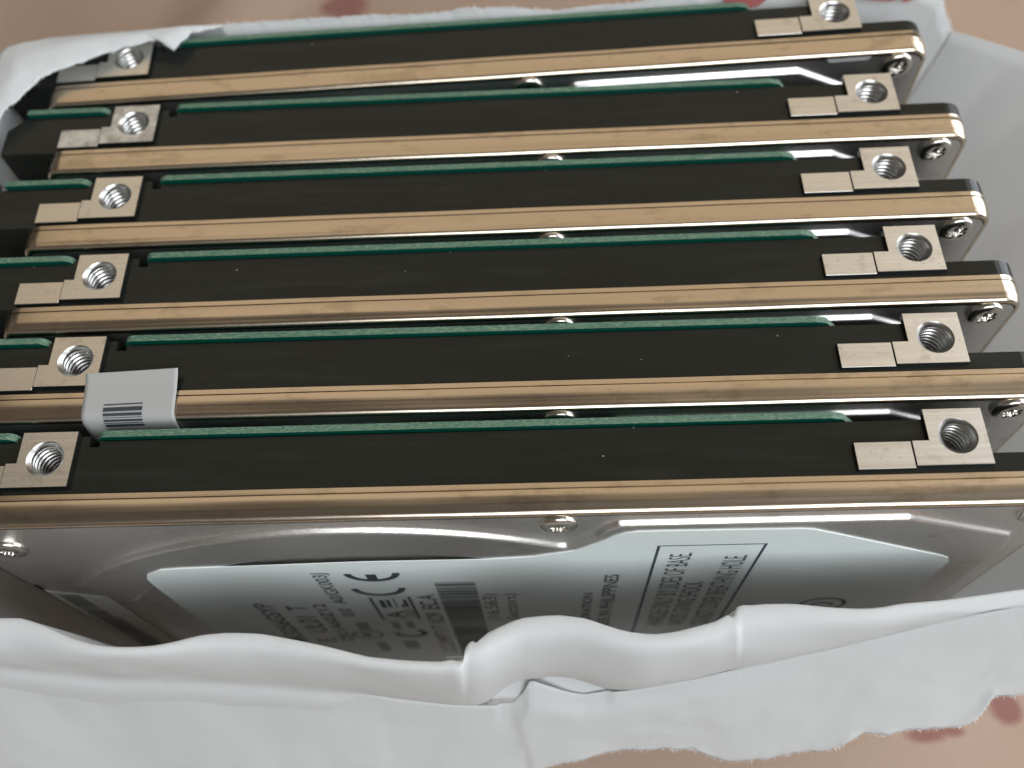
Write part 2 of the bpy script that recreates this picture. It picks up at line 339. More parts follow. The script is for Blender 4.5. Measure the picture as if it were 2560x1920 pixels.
FLAP_LOW=[(-20.05,-19.44,-36.10),(-18.75,-19.45,-36.13),(-17.45,-19.46,-36.16),(-16.15,-19.48,-36.19),(-14.85,-19.49,-36.22),(-13.55,-19.50,-36.25),(-12.25,-19.52,-36.28),(-10.95,-19.53,-36.31),(-9.65,-19.54,-36.34),(-8.35,-19.56,-36.37),(-7.06,-19.57,-36.40),(-5.76,-19.58,-36.42),(-4.47,-19.60,-36.45),(-3.17,-19.61,-36.48),(-1.88,-19.62,-36.51),(-0.58,-19.64,-36.54),(0.71,-19.65,-36.57),(2.00,-19.66,-36.60),(3.29,-19.68,-36.63),(4.59,-19.69,-36.66),(5.88,-19.70,-36.69),(7.17,-19.72,-36.72),(8.46,-19.73,-36.75),(9.75,-19.74,-36.78),(11.04,-19.76,-36.81),(12.32,-19.77,-36.84),(13.61,-19.78,-36.87),(14.90,-19.80,-36.90),(16.19,-19.81,-36.92),(17.47,-19.82,-36.95),(18.76,-19.84,-36.98),(20.04,-19.85,-37.01),(21.33,-19.86,-37.04),(22.61,-19.88,-37.07),(23.89,-19.89,-37.10),(25.18,-19.90,-37.13),(26.46,-19.92,-37.16),(27.74,-19.93,-37.19),(29.02,-19.94,-37.22),(30.30,-19.96,-37.25),(31.58,-19.97,-37.27),(32.86,-19.98,-37.30),(34.14,-20.00,-37.33),(35.42,-20.01,-37.36),(36.70,-20.02,-37.39),(37.98,-20.04,-37.42),(39.25,-20.05,-37.45),(40.56,-19.97,-37.27),(41.90,-19.69,-36.66),(43.24,-19.42,-36.06),(44.56,-19.15,-35.46),(45.87,-18.88,-34.88),(46.30,-18.79,-34.68),(46.74,-18.70,-34.49),(46.95,-18.66,-34.39),(47.17,-18.61,-34.29),(47.30,-18.59,-34.23),(47.43,-18.56,-34.17),(47.69,-18.51,-34.06),(48.03,-18.44,-33.90),(48.46,-18.35,-33.71),(49.73,-18.09,-33.14),(51.00,-17.83,-32.57),(52.28,-17.28,-31.35),(53.46,-16.77,-30.23),(53.54,-16.73,-30.15),(53.75,-16.64,-29.95),(54.04,-16.52,-29.67),(54.29,-16.41,-29.44),(54.58,-16.28,-29.16),(54.78,-16.19,-28.97),(56.00,-15.69,-27.85),(57.19,-15.43,-27.28),(58.37,-15.17,-26.71),(59.54,-15.00,-26.33),(60.70,-14.85,-26.02),(61.86,-14.71,-25.70),(63.01,-14.68,-25.63),(64.17,-14.66,-25.59),(65.33,-14.64,-25.56),(66.49,-14.66,-25.59),(67.65,-14.68,-25.63),(68.80,-14.69,-25.66),(69.96,-14.71,-25.70),(71.18,-15.03,-26.40),(72.42,-15.41,-27.25),(73.64,-15.62,-27.71),(74.03,-15.64,-27.76),(74.27,-15.66,-27.79),(74.43,-15.67,-27.81),(74.62,-15.66,-27.79),(74.81,-15.63,-27.74),(74.89,-15.63,-27.72),(75.19,-15.59,-27.64),(75.94,-15.50,-27.44),(77.07,-15.36,-27.14),(78.16,-15.16,-26.70),(79.24,-14.93,-26.20),(80.35,-14.80,-25.89),(81.48,-14.75,-25.79),(82.60,-14.70,-25.69),(83.58,-14.31,-24.81),(84.48,-13.73,-23.56),(85.49,-13.49,-23.03),(86.59,-13.45,-22.93),(87.73,-13.49,-23.02),(88.80,-13.40,-22.82),(89.82,-13.22,-22.43),(90.92,-13.21,-22.40),(92.03,-13.20,-22.37),(93.13,-13.18,-22.35),(94.23,-13.17,-22.32),(95.10,-12.79,-21.48),(95.82,-12.19,-20.17),(96.23,-11.15,-17.86),(97.34,-11.22,-18.03),(98.35,-11.13,-17.83),(99.19,-10.82,-17.15),(100.08,-10.58,-16.62),(100.95,-10.34,-16.09),(101.91,-10.23,-15.84),(102.92,-10.18,-15.74),(103.92,-10.13,-15.63),(104.92,-10.08,-15.52),(105.90,-10.01,-15.35),(106.86,-9.91,-15.15),(107.81,-9.82,-14.95),(108.76,-9.73,-14.75),(109.71,-9.64,-14.55)]
OPEN=[0.00,0.00,0.00,0.00,0.00,0.00,0.00,0.00,0.00,0.00,0.00,0.00,0.00,0.00,0.00,0.00,0.00,0.00,0.00,0.00,0.00,0.00,0.00,0.00,0.00,0.00,0.00,0.00,0.00,0.00,0.00,0.00,0.00,0.00,0.00,0.00,0.00,0.00,0.00,0.00,0.00,0.00,0.00,0.00,0.00,0.00,0.00,0.00,0.00,0.00,0.00,0.00,0.00,0.00,0.00,0.00,0.00,0.00,0.00,0.00,0.00,0.05,0.94,1.00,1.00,1.00,1.00,1.00,1.00,1.00,1.00,1.00,1.00,1.00,1.00,0.94,0.06,0.00,0.00,0.00,0.00,0.00,0.00,0.00,0.00,0.00,0.00,0.00,0.00,0.00,0.00,0.00,0.00,0.00,0.00,0.00,0.00,0.00,0.00,0.00,0.00,0.00,0.00,0.00,0.00,0.00,0.00,0.00,0.00,0.00,0.00,0.00,0.00,0.00,0.00,0.00,0.00,0.00,0.00,0.00,0.00,0.00,0.00,0.00,0.00,0.00,0.00,0.00,0.00]
BACK_EDGE=[(13.13,59.60,-1.65),(21.45,59.60,-0.61),(24.66,59.60,-0.49),(28.29,59.60,-0.45),(34.17,59.60,-0.35),(41.80,59.60,-0.34),(46.95,59.60,-0.16),(48.99,59.60,0.22),(50.59,59.60,0.31),(54.16,59.60,0.13),(56.94,59.60,-0.27),(59.60,59.60,-0.56),(63.13,59.60,-0.41),(68.51,59.60,0.18),(70.09,59.60,0.62)]


# ------------------------------------------------------------------ mesh helpers
def link(name, me, mats, parent=None, smooth=False):
    ob = bpy.data.objects.new(name, me)
    for mt in (mats if isinstance(mats, (list, tuple)) else [mats]):
        if mt.name not in [x.name for x in me.materials if x]:
            me.materials.append(mt)
    COL.objects.link(ob)
    if parent is not None:
        ob.parent = parent
    if smooth:
        me.polygons.foreach_set('use_smooth', [True] * len(me.polygons))
    return ob


def pydata(name, verts, faces):
    me = bpy.data.meshes.new(name)
    me.from_pydata([tuple(v) for v in verts], [], faces)
    me.update()
    return me


def tag(ob, label=None, category=None, group=None, kind=None):
    for k, val in (('label', label), ('category', category), ('group', group), ('kind', kind)):
        if val:
            ob[k] = val
    return ob


def empty(name, loc):
    ob = bpy.data.objects.new(name, None)
    ob.empty_display_size = 0.01
    ob.location = loc
    COL.objects.link(ob)
    return ob


def grid_mesh(name, P, flip=False):        # P: rows of points, all the same length
    r, c = len(P), len(P[0])
    verts = [p for row in P for p in row]
    faces = []
    for i in range(r - 1):
        for j in range(c - 1):
            q = (i * c + j, i * c + j + 1, (i + 1) * c + j + 1, (i + 1) * c + j)
            faces.append(q[::-1] if flip else q)
    return pydata(name, verts, faces)


def catmull(pts, n):
    """n+1 samples along a Catmull-Rom curve through pts (list of Vectors)."""
    out = []
    k = len(pts) - 1
    for s in range(n + 1):
        t = s / n * k
        i = min(int(t), k - 1)
        t -= i
        p0, p1, p2, p3 = pts[max(i - 1, 0)], pts[i], pts[i + 1], pts[min(i + 2, k)]
        out.append(0.5 * ((2 * p1) + (p2 - p0) * t + (2 * p0 - 5 * p1 + 4 * p2 - p3) * t * t + (3 * p1 - p0 - 3 * p2 + p3) * t ** 3))
    return out


# drive-local: millimetres x 0..100 along, y 0 (lid side) .. 9.5 (board side), z 0 (upper edge) .. -69.7
def D(x, y, z):
    return Vector(((x - 50.0) * MM, y * MM, (z + 69.7) * MM))


def circle(cx, cy, r, n, cw=False):
    pts = [(cx + r * math.cos(2 * math.pi * i / n), cy + r * math.sin(2 * math.pi * i / n)) for i in range(n)]
    return pts[::-1] if cw else pts


def plate(bm, loops, to3, a, b, cap_a=True, cap_b=True, mat_side=0, mat_cap=0):
    """A prism: loops[0] outline, the rest holes (2-D points), to3(p, q, level) -> Vector, from level a to level b."""
    rings = []
    for lv, cap in ((a, cap_a), (b, cap_b)):
        edges, ring = [], []
        for lp in loops:
            vs = [bm.verts.new(to3(p, q, lv)) for p, q in lp]
            ring.append(vs)
            for i in range(len(vs)):
                edges.append(bm.edges.new((vs[i], vs[(i + 1) % len(vs)])))
        if cap:
            r = bmesh.ops.triangle_fill(bm, use_beauty=True, use_dissolve=False, edges=edges)
            for f in r['geom']:
                if isinstance(f, bmesh.types.BMFace):
                    f.material_index = mat_cap
        rings.append(ring)
    for ra, rb in zip(*rings):
        for i in range(len(ra)):
            j = (i + 1) % len(ra)
            f = bm.faces.new((ra[i], ra[j], rb[j], rb[i]))
            f.material_index = mat_side


def finish(bm, name, bevel=0.0, segs=2, angle=30):
    bmesh.ops.recalc_face_normals(bm, faces=bm.faces)
    if bevel > 0:
        ed = [e for e in bm.edges if len(e.link_faces) == 2 and e.calc_face_angle(0) > math.radians(angle)]
        bmesh.ops.bevel(bm, geom=ed, offset=bevel * MM, segments=segs, affect='EDGES', clamp_overlap=True)
    me = bpy.data.meshes.new(name)
    bm.to_mesh(me)
    bm.free()
    return me


TOP = lambda x, y, z: D(x, y, z)           # 2-D = (x, y), level = z
SIDE = lambda x, z, y: D(x, y, z)          # 2-D = (x, z), level = y

HX = (14.03, 90.6)                          # side screw holes
HY = 6.52


def pad_outline(side):
    if side == 0:
        return [(10.7, 3.92), (16.45, 3.92), (16.45, 9.03), (11.62, 9.03), (11.62, 6.18), (10.7, 6.18)]
    return [(86.75, 3.92), (93.02, 3.92), (93.02, 9.03), (88.15, 9.03), (88.15, 6.18), (86.75, 6.18)]


def tab_outline(side):
    if side == 0:
        return [(6.4, 3.62), (10.66, 3.62), (10.66, 6.02), (6.4, 6.02)]
    return [(82.0, 3.74), (86.71, 3.74), (86.71, 6.18), (82.0, 6.18)]


def inset_poly(pts, d):
    cx = sum(p[0] for p in pts) / len(pts)
    out = []
    n = len(pts)
    for i in range(n):
        p0, p1, p2 = Vector(pts[i - 1]), Vector(pts[i]), Vector(pts[(i + 1) % n])
        e1, e2 = (p1 - p0).normalized(), (p2 - p1).normalized()
        n1, n2 = Vector((-e1.y, e1.x)), Vector((-e2.y, e2.x))
        bis = (n1 + n2) / max(0.2, 1 + n1.dot(n2))
        out.append(tuple(p1 + bis * d))
    return out


def base_mesh():
    bm = bmesh.new()
    body = [(0.3, 3.25), (93.05, 3.25), (93.05, 8.28), (18.25, 8.28), (18.25, 7.72), (17.35, 7.72), (17.35, 8.75), (10.95, 8.75), (10.95, 8.28), (2.0, 8.28), (0.3, 6.6)]
    holes = [circle(hx, HY, 1.66, 28, True) for hx in HX]
    plate(bm, [body] + holes, TOP, -0.48, -69.6)
    # the thin right end with its rounded corners
    R = 2.2
    end = [(92.9, -0.48)]
    for i in range(9):
        a = math.pi / 2 * (1 - i / 8)
        end.append((99.9 - R + R * math.cos(a), -0.48 - R + R * math.sin(a)))
    for i in range(9):
        a = -math.pi / 2 * i / 8
        end.append((99.9 - R + R * math.cos(a), -69.6 + R + R * math.sin(a)))
    end.append((92.9, -69.6))
    plate(bm, [end], SIDE, 3.25, 5.12)
    # raised bosses under the milled pads and tabs
    for s in (0, 1):
        plate(bm, [pad_outline(s), circle(HX[s], HY, 1.66, 28, True)], TOP, -0.03, -0.6, True, False)
        plate(bm, [tab_outline(s)], TOP, -0.12, -0.6, True, False)
    return finish(bm, 'base', 0.13, 2, 40)


def pad_mesh(s):
    bm = bmesh.new()
    plate(bm, [inset_poly(pad_outline(s), 0.035), circle(HX[s], HY, 1.63, 40, True)], TOP, 0.0, -0.05, True, False)
    return finish(bm, 'mounting_pad')


def tab_mesh(s):
    bm = bmesh.new()
    plate(bm, [inset_poly(tab_outline(s), 0.035)], TOP, -0.09, -0.13, True, False)
    return finish(bm, 'milled_tab', 0.015, 1)


def thread_mesh(s):
    n, turns, per = 40, 8, 7
    rings = [[D(HX[s] + 1.63 * math.cos(2 * math.pi * i / n), HY + 1.63 * math.sin(2 * math.pi * i / n), -0.004) for i in range(n + 1)]]
    rings.append([D(HX[s] + 1.36 * math.cos(2 * math.pi * i / n), HY + 1.36 * math.sin(2 * math.pi * i / n), -0.27) for i in range(n + 1)])
    for k in range(1, turns * per):
        z = -0.27 - 0.5 * k / per
        row = []
        for i in range(n + 1):
            ph = (k / per - i / n) % 1.0
            tri = abs(ph * 2 - 1)
            r = 1.22 + 0.20 * min(1.0, max(0.0, tri * 1.5 - 0.25))
            r = min(1.36, r) if k < per else r
            row.append(D(HX[s] + r * math.cos(2 * math.pi * i / n), HY + r * math.sin(2 * math.pi * i / n), z))
        rings.append(row)
    rings.append([D(HX[s], HY, -4.6)] * (n + 1))
    return grid_mesh('threaded_hole', rings)


def board_mesh():
    bm = bmesh.new()
    t = -0.06
    out = [(2.2, t)]
    out += [(10.0 + 0.9 * math.sin(a), t - 0.9 + 0.9 * math.cos(a)) for a in [math.pi / 2 * i / 6 for i in range(7)]]
    out += [(10.9, -4.6), (18.0, -4.6), (18.0, t - 0.8)]
    out += [(18.8 - 0.8 * math.cos(a), t - 0.8 + 0.8 * math.sin(a)) for a in [math.pi / 2 * i / 6 for i in range(1, 7)]]
    out += [(80.6, t), (81.6, t - 0.25), (83.0, t - 2.0), (83.0, -9.5), (88.0, -14.5), (88.0, -66), (2.2, -66)]
    plate(bm, [out], SIDE, 8.42, 9.05, mat_side=1, mat_cap=0)
    return finish(bm, 'circuit_board')


# ---- the stamped lid
def sdf_poly(px, pz, poly):
    d = np.full(px.shape, 1e9)
    inside = np.zeros(px.shape, bool)
    n = len(poly)
    for i in range(n):
        ax, az = poly[i]
        bx, bz = poly[(i + 1) % n]
        ex, ez = bx - ax, bz - az
        t = np.clip(((px - ax) * ex + (pz - az) * ez) / (ex * ex + ez * ez), 0, 1)
        d = np.minimum(d, np.hypot(px - ax - t * ex, pz - az - t * ez))
        cond = ((az > pz) != (bz > pz)) & (px < (bx - ax) * (pz - az) / np.where(bz == az, 1e-9, bz - az) + ax)
        inside ^= cond
    return np.where(inside, -d, d)


def lstep(d, w):                # straight bevel with slightly eased ends
    t = np.clip(0.5 - d / w, 0, 1)
    return 0.8 * t + 0.2 * t * t * (3 - 2 * t)


def sstep(d, w):                # 1 inside, 0 outside, over width w
    t = np.clip(0.5 - d / w, 0, 1)
    return t * t * (3 - 2 * t)


PLATEAU = [(50, -60), (50, -12), (54.5, -9.4), (58.2, -7.6), (60.6, -5.0), (61.4, -3.0), (62.4, -2.05), (64, -1.95), (86.1, -1.95), (96.2, -6.9), (97.0, -10), (97.0, -60)]


def lid_height(x, z):
    """depth y of the lid's face: 0.60 on the rim flange, about 0 on the raised parts"""
    a = sdf_poly(x, z, PLATEAU)
    b = np.hypot(x - 39.0, z + 38.2) - 36.0
    k = 0.8
    h = np.clip(0.5 + 0.5 * (b - a) / k, 0, 1)
    u = b * (1 - h) + a * h - k * h * (1 - h)
    y = 0.60 - 0.56 * lstep(u, 0.34)
    inner = np.hypot(x - 39.6, z + 38.2) - 30.2
    right = sstep(x - 54.0, 6.0)
    y = y + 0.55 * sstep(inner, 0.7) * right
    # left corner: a sunk pocket and a round boss beside it
    pocket = sdf_poly(x, z, [(4, -17.5), (11.5, -16.5), (13.5, -22), (13.0, -62), (4, -62)])
    pm = sstep(pocket, 1.4)
    boss = np.hypot(x - 16.5, z + 26.5) - 7.0
    y = y - 0.30 * sstep(boss, 1.2) * (1 - sstep(b + 1.0, 0.5)) * (1 - sstep(pocket, 1.0))
    y = y * (1 - pm) + 0.78 * pm
    ring = np.hypot(x - 18.5, z + 27.5) - 2.6
    y = y + 0.12 * np.exp(-(ring / 0.25) ** 2)
    return y


LX0, LX1, LZ0, LZ1, LR = 5.1, 99.7, -0.25, -69.4, 2.0


def lid_ring(off, n=8):
    x0, x1, z0, z1 = LX0 + off, LX1 - off, LZ0 - off, LZ1 + off
    r = max(LR - off, 0.3)
    pts = []
    for cx, cz, a0 in ((x1 - r, z0 - r, 0.5), (x1 - r, z1 + r, 0.0), (x0 + r, z1 + r, -0.5), (x0 + r, z0 - r, -1.0)):
        for i in range(n + 1):
            a = math.pi * (a0 - 0.5 * i / n)
            pts.append((cx + r * math.cos(a), cz + r * math.sin(a)))
    return pts


def lid_wall_mesh():
    prof = [(3.32, 0.0), (2.86, 0.0), (2.85, 0.30), (2.76, 0.30), (2.75, 0.02), (2.55, -0.01), (2.3, 0.0), (1.9, 0.015), (1.55, 0.045), (1.3, 0.085), (1.12, 0.12)]
    for i in range(1, 8):
        a = math.pi / 2 * i / 7
        prof.append((1.12 - 0.52 * math.sin(a), 0.12 + 0.42 * (1 - math.cos(a))))
    prof.append((0.60, 0.75))
    rows = []
    for y, off in prof:
        ring = lid_ring(off)
        # long edges get extra points so the wall can carry a slight waviness
        full = []
        for i in range(len(ring)):
            p, q = ring[i], ring[(i + 1) % len(ring)]
            k = 24 if math.hypot(q[0] - p[0], q[1] - p[1]) > 20 else 1
            for j in range(k):
                full.append((p[0] + (q[0] - p[0]) * j / k, p[1] + (q[1] - p[1]) * j / k))
        full.append(full[0])
        rows.append([D(x, y, z + 0.02 * math.sin(x * 0.31 + y) * (1 if z > -5 else 0)) for x, z in full])
    me = grid_mesh('lid_rim', rows)
    return me


def lid_face_mesh():
    xs = np.arange(LX0 + 0.6, LX1 - 0.59, 0.19)
    zs = np.concatenate([np.arange(LZ0 - 0.6, -9, -0.12), np.arange(-9, -12, -0.25), np.arange(-12, -44, -0.45), np.arange(-44, LZ1 + 1.5, -2.6), [LZ1 + 0.6]])
    X, Z = np.meshgrid(xs, zs)
    r = LR - 0.6
    x0, x1, z0, z1 = LX0 + 0.6, LX1 - 0.6, LZ0 - 0.6, LZ1 + 0.6
    for cx, cz, sx, sz in ((x1 - r, z0 - r, 1, 1), (x1 - r, z1 + r, 1, -1), (x0 + r, z0 - r, -1, 1), (x0 + r, z1 + r, -1, -1)):
        dx, dz = X - cx, Z - cz
        out = (dx * sx > 0) & (dz * sz > 0) & (np.hypot(dx, dz) > r)
        h = np.hypot(dx, dz) + 1e-9
        X = np.where(out, cx + dx / h * r, X)
        Z = np.where(out, cz + dz / h * r, Z)
    Y = lid_height(X, Z)
    P = [[D(X[i, j], Y[i, j], Z[i, j]) for j in range(X.shape[1])] for i in range(X.shape[0])]
    return grid_mesh('lid_face', P, True)


def screw_mesh():
    n = 48
    rows = []
    for y, r in ((0.62, 1.62), (0.30, 1.60), (0.17, 1.50), (0.09, 1.30), (0.05, 1.05)):
        rows.append([(r, y)] * (n + 1))
    star = lambda i, k: k * (0.62 + 0.15 * math.cos(6 * 2 * math.pi * i / n))
    rows.append([(star(i, 1.06), 0.045) for i in range(n + 1)])
    rows.append([(star(i, 1.0), 0.10) for i in range(n + 1)])
    rows.append([(star(i, 0.9), 0.48) for i in range(n + 1)])
    rows.append([(0.0, 0.52)] * (n + 1))
    P = []
    for row in rows:
        P.append([Vector((r * math.cos(2 * math.pi * i / n) * MM, y * MM, r * math.sin(2 * math.pi * i / n) * MM)) for i, (r, y) in enumerate(row)])
    return grid_mesh('screw', P)


# ------------------------------------------------------------------ one hard drive with its parts
ME = dict(base=base_mesh(), board=board_mesh(), rim=lid_wall_mesh(), face=lid_face_mesh(), screw=screw_mesh(),
          pad=[pad_mesh(0), pad_mesh(1)], tab=[tab_mesh(0), tab_mesh(1)], hole=[thread_mesh(0), thread_mesh(1)])
SCREWS = [(9.6, 5.4), (57.5, 2.35), (96.45, 2.3)]


def make_drive():
    root = empty('hard_drive', (0, 0, 0))
    link('base', ME['base'], MAT['black'], root)
    link('circuit_board', ME['board'], [MAT['mask'], MAT['fibre']], root)
    lid = link('lid', ME['face'], MAT['steel'], root, True)
    link('rim', ME['rim'], MAT['rim'], lid, True)
    ME['rim'].set_sharp_from_angle(angle=math.radians(28))
    for s in (0, 1):
        pd = link('mounting_pad', ME['pad'][s], MAT['alu'], root)
        link('threaded_hole', ME['hole'][s], MAT['thread'], pd, True)
        link('milled_tab', ME['tab'][s], MAT['alu'], root)
    for i, (x, z) in enumerate(SCREWS):
        so = link('screw', ME['screw'], MAT['screw'], root, True)
        so.location = D(x, 0.0, -z)
        so.rotation_euler = (0, 0.4 + 0.9 * i, 0)
    return root


def copy_tree(o, parent=None):
    c = o.copy()
    COL.objects.link(c)
    c.parent = parent
    for ch in [x for x in o.children]:
        copy_tree(ch, c)
    return c


# measured stance of each drive: shift along, distance, height, turn, rock (nearest last)
STANCE = [(-0.77, 48.68, 0.25, 0.0240, 0.0119), (0.57, 38.64, -0.33, 0.0059, 0.0020), (0.41, 28.89, -0.44, 0.0032, 0.0023),
          (0.64, 19.22, -0.40, 0.0047, -0.0011), (0.40, 9.69, -0.29, -0.0015, 0.0002), (0.0, 0.0, 0.0, 0.0, 0.0)]
LABELS = ['hard drive farthest back, against the torn rear paper, its left end under a paper flap',
          'second hard drive from the back, with smeared glue on its left mounting pad',
          'third hard drive from the back of the row, no sticker on its edge',
          'third hard drive from the front, no sticker, right behind the one with the white sticker',
          'hard drive with a white barcode sticker folded over its lid edge, second from front',
          'nearest hard drive, its lid showing the big white label with CE mark']
proto = make_drive()
DRIVES = []
for i, (dx, dy, dz, yaw, rock) in enumerate(STANCE):
    o = proto if i == 0 else copy_tree(proto)
    o.location = V(50 + dx, dy, dz - 69.7)
    o.rotation_euler = (0, -rock, yaw)
    tag(o, LABELS[i], 'hard drive', 'hard drives standing on edge in a row')
    DRIVES.append(o)

# the dulled pad of the second drive
kids = [c for c in DRIVES[1].children if c.name.startswith(('mounting_pad', 'milled_tab'))]
for c in kids:
    if sum(v.co.x for v in c.data.vertices) < 0:
        c.data = c.data.copy()
        c.data.materials[0] = MAT['alu_dull']
        c['label'] = 'pad dulled by smeared glue residue'


# ------------------------------------------------------------------ lettering on the nearest drive's label
LY = -0.055                                  # the label's face


def lab(x, z, lift=0.0):
    return D(x, LY - lift, z)


def poly_part(name, loops, mat, parent, y0=LY - 0.012, y1=LY + 0.004):
    bm = bmesh.new()
    plate(bm, loops, SIDE, y0, y1)
    return link(name, finish(bm, name), mat, parent)


def bars_part(name, rects, mat, parent, y=LY - 0.010):
    verts, faces = [], []
    for x0, x1, z0, z1 in rects:
        k = len(verts)
        verts += [D(x0, y, z0), D(x1, y, z0), D(x1, y, z1), D(x0, y, z1)]
        faces.append((k, k + 1, k + 2, k + 3))
    return link(name, pydata(name, verts, faces), mat, parent)


def text_part(body, x0, x1, z_low, z_top, parent, bold=0.0, mat=None):
    """a line of print running upward: cap tops at x0, baseline at x1, from z_low to z_top"""
    cu = bpy.data.curves.new('lettering', 'FONT')
    cu.body = body
    cu.size = 1.0
    cu.offset = bold
    cu.resolution_u = 4
    ob = bpy.data.objects.new('lettering_tmp', cu)
    COL.objects.link(ob)
    dg = bpy.context.evaluated_depsgraph_get()
    me = bpy.data.meshes.new_from_object(ob.evaluated_get(dg))
    bpy.data.objects.remove(ob)
    bpy.data.curves.remove(cu)
    co = np.empty(len(me.vertices) * 3)
    me.vertices.foreach_get('co', co)
    co = co.reshape(-1, 3)
    w0, w1 = co[:, 0].min(), co[:, 0].max()
    cap = 0.69
    out = []
    for a, bb, _ in co:
        z = z_low + (a - w0) / (w1 - w0) * (z_top - z_low)
        x = x1 - bb / cap * (x1 - x0)
        out.append(lab(x, z, 0.012))
    me.vertices.foreach_set('co', np.array(out).ravel())
    me.update()
    return link('lettering', me, mat or MAT['ink'], parent)


front = DRIVES[5]
outline = [(18.6, -62.5), (18.45, -17.0), (18.6, -13.8), (19.2, -12.3), (20.9, -10.95), (23.0, -10.65), (39.5, -9.85), (51.2, -9.85), (55.1, -9.4), (58.9, -7.95),
           (61.1, -5.6), (62.0, -4.4), (62.9, -3.6), (63.9, -3.25), (66.0, -3.2), (77.6, -3.4), (78.7, -3.65), (80.0, -4.4), (91.9, -11.6), (92.8, -12.3), (93.3, -13.4), (93.6, -27), (93.6, -62.5)]
label = poly_part('label', [outline[::-1]], MAT['label'], front, LY, LY + 0.09)
label['label'] = 'large white paper label with printed text, CE mark and barcode'
text_part('MK3256GSYP', 25.9, 27.75, -41.2, -23.0, label, 0.012)
text_part('T', 29.05, 31.1, -26.0, -24.2, label, 0.012)
text_part('UL01', 29.05, 31.2, -35.6, -28.6, label, 0.012)
text_part('E', 29.05, 31.2, -40.4, -38.9, label, 0.012)
text_part('ZK1A60Z12', 32.0, 33.3, -40.2, -23.6, label, 0.012)
text_part('A0/GK003J', 34.35, 35.65, -23.7, -12.9, label, 0.012)
text_part('010', 34.3, 35.6, -28.8, -25.6, label, 0.012)
text_part('LCUMPT1T', 43.2, 44.95, -47.0, -33.5, label)
text_part('KO9', 43.2, 45.0, -32.4, -28.2, label, 0.012)
text_part('EC.A', 43.2, 45.0, -26.4, -20.9, label, 0.012)
text_part('(16,563)', 49.8, 51.2, -31.8, -21.1, label)
text_part('Sectors)', 51.9, 53.2, -31.5, -21.1, label)
text_part('CORPORATION', 60.05, 61.0, -38.8, -21.5, label, 0.012)
text_part('MADE IN PHILIPPINES', 61.9, 63.25, -37.8, -15.3, label, 0.012)
text_part('HANDLE ONLY BY SIDES OF BASE.', 67.4, 69.35, -35.4, -9.1, label)
text_part('AVOID GIVING SHOCK', 69.8, 71.65, -35.4, -18.3, label)
text_part('DO NOT COVER BREATHING HOLE.', 72.4, 74.4, -35.4, -10.1, label)
text_part('A', 39.0, 40.9, -29.9, -27.2, label, 0.02)


def arc_loop(cx, cz, r0, r1, a0, a1, n=24):
    o_ = [(cx + r1 * math.cos(a0 + (a1 - a0) * i / n), cz + r1 * math.sin(a0 + (a1 - a0) * i / n)) for i in range(n + 1)]
    i_ = [(cx + r0 * math.cos(a1 + (a0 - a1) * i / n), cz + r0 * math.sin(a1 + (a0 - a1) * i / n)) for i in range(n + 1)]
    return o_ + i_


# the CE mark, lying on its side: two half rings open to the top, the upper one with a bar
poly_part('ce_mark', [arc_loop(40.0, -13.3, 1.95, 2.65, math.pi, 2 * math.pi)], MAT['ink'], label)
bars_part('ce_mark', [(39.35, 40.35, -15.6, -13.6)], MAT['ink'], label, LY - 0.014)
poly_part('ce_mark', [arc_loop(39.8, -18.3, 2.0, 2.7, math.pi, 2 * math.pi)], MAT['ink'], label)
f = []
for x0, x1, z0, z1, w in ((38.25, 42.5, -30.6, -21.6, 0.16),):
    f += [(x0, x0 + 0.3, z0, z1), (x1 - 0.3, x1, z0, z1), (x0 + 0.3, x1 - 0.3, z1 - 0.1, z1), (x0 + 0.3, x1 - 0.3, z0, z0 + 0.1)]
bars_part('approval_frame', f, MAT['ink'], label)
bars_part('approval_mark', [(39.1, 39.6, -25.6, -22.6), (39.8, 40.2, -25.4, -22.6), (40.6, 40.75, -25.6, -22.0), (41.2, 41.5, -25.6, -24.4), (41.55, 41.95, -25.4, -22.6),
                            (41.1, 41.2, -29.6, -26.6), (41.4, 41.5, -29.6, -26.3), (41.7, 41.8, -29.6, -26.0), (41.95, 42.05, -29.6, -26.6)], MAT['ink'], label)
poly_part('round_mark', [circle(35.4, -37.4, 1.85, 28), circle(35.4, -37.4, 1.55, 28, True)], MAT['ink'], label)
poly_part('round_mark', [circle(35.3, -37.4, 0.6, 16)], MAT['ink'], label)
bars_part('small_print', [(35.0 + 0.35 * i, 35.2 + 0.35 * i, -35.0, -31.6) for i in range(4)], MAT['ink'], label)
bars_part('small_print', [(39.0 + 0.3 * i, 39.17 + 0.3 * i, -35.0, -31.6) for i in range(3)] + [(40.6 + 0.3 * i, 40.77 + 0.3 * i, -34.6, -31.6) for i in range(3)], MAT['ink'], label)
poly_part('loop_mark', [arc_loop(40.5, -37.0, 1.25, 1.95, math.pi * 0.95, math.pi * 2.3)], MAT['ink'], label)
bars_part('small_print', [(35.8 + 0.3 * i, 35.97 + 0.3 * i, -46, -41.2) for i in range(4)] + [(39.0 + 0.35 * i, 39.2 + 0.35 * i, -45, -40.8) for i in range(5)], MAT['ink'], label)
rng = random.Random(3)
rects, z = [], -16.7
while z > -50:
    w = rng.choice((0.16, 0.16, 0.34, 0.5))
    rects.append((45.5, 49.45, z - w, z))
    z -= w + rng.choice((0.12, 0.12, 0.26))
bars_part('barcode', rects, MAT['ink'], label)
bars_part('warning_frame', [(66.05, 66.32, -60, -6.95), (75.28, 75.55, -60, -6.95), (66.32, 75.28, -7.15, -6.95)], MAT['ink_blue'], label)
poly_part('ring_symbol', [circle(85.3, -27.7, 2.5, 36), circle(85.3, -27.7, 2.05, 36, True)], MAT['ink'], label)
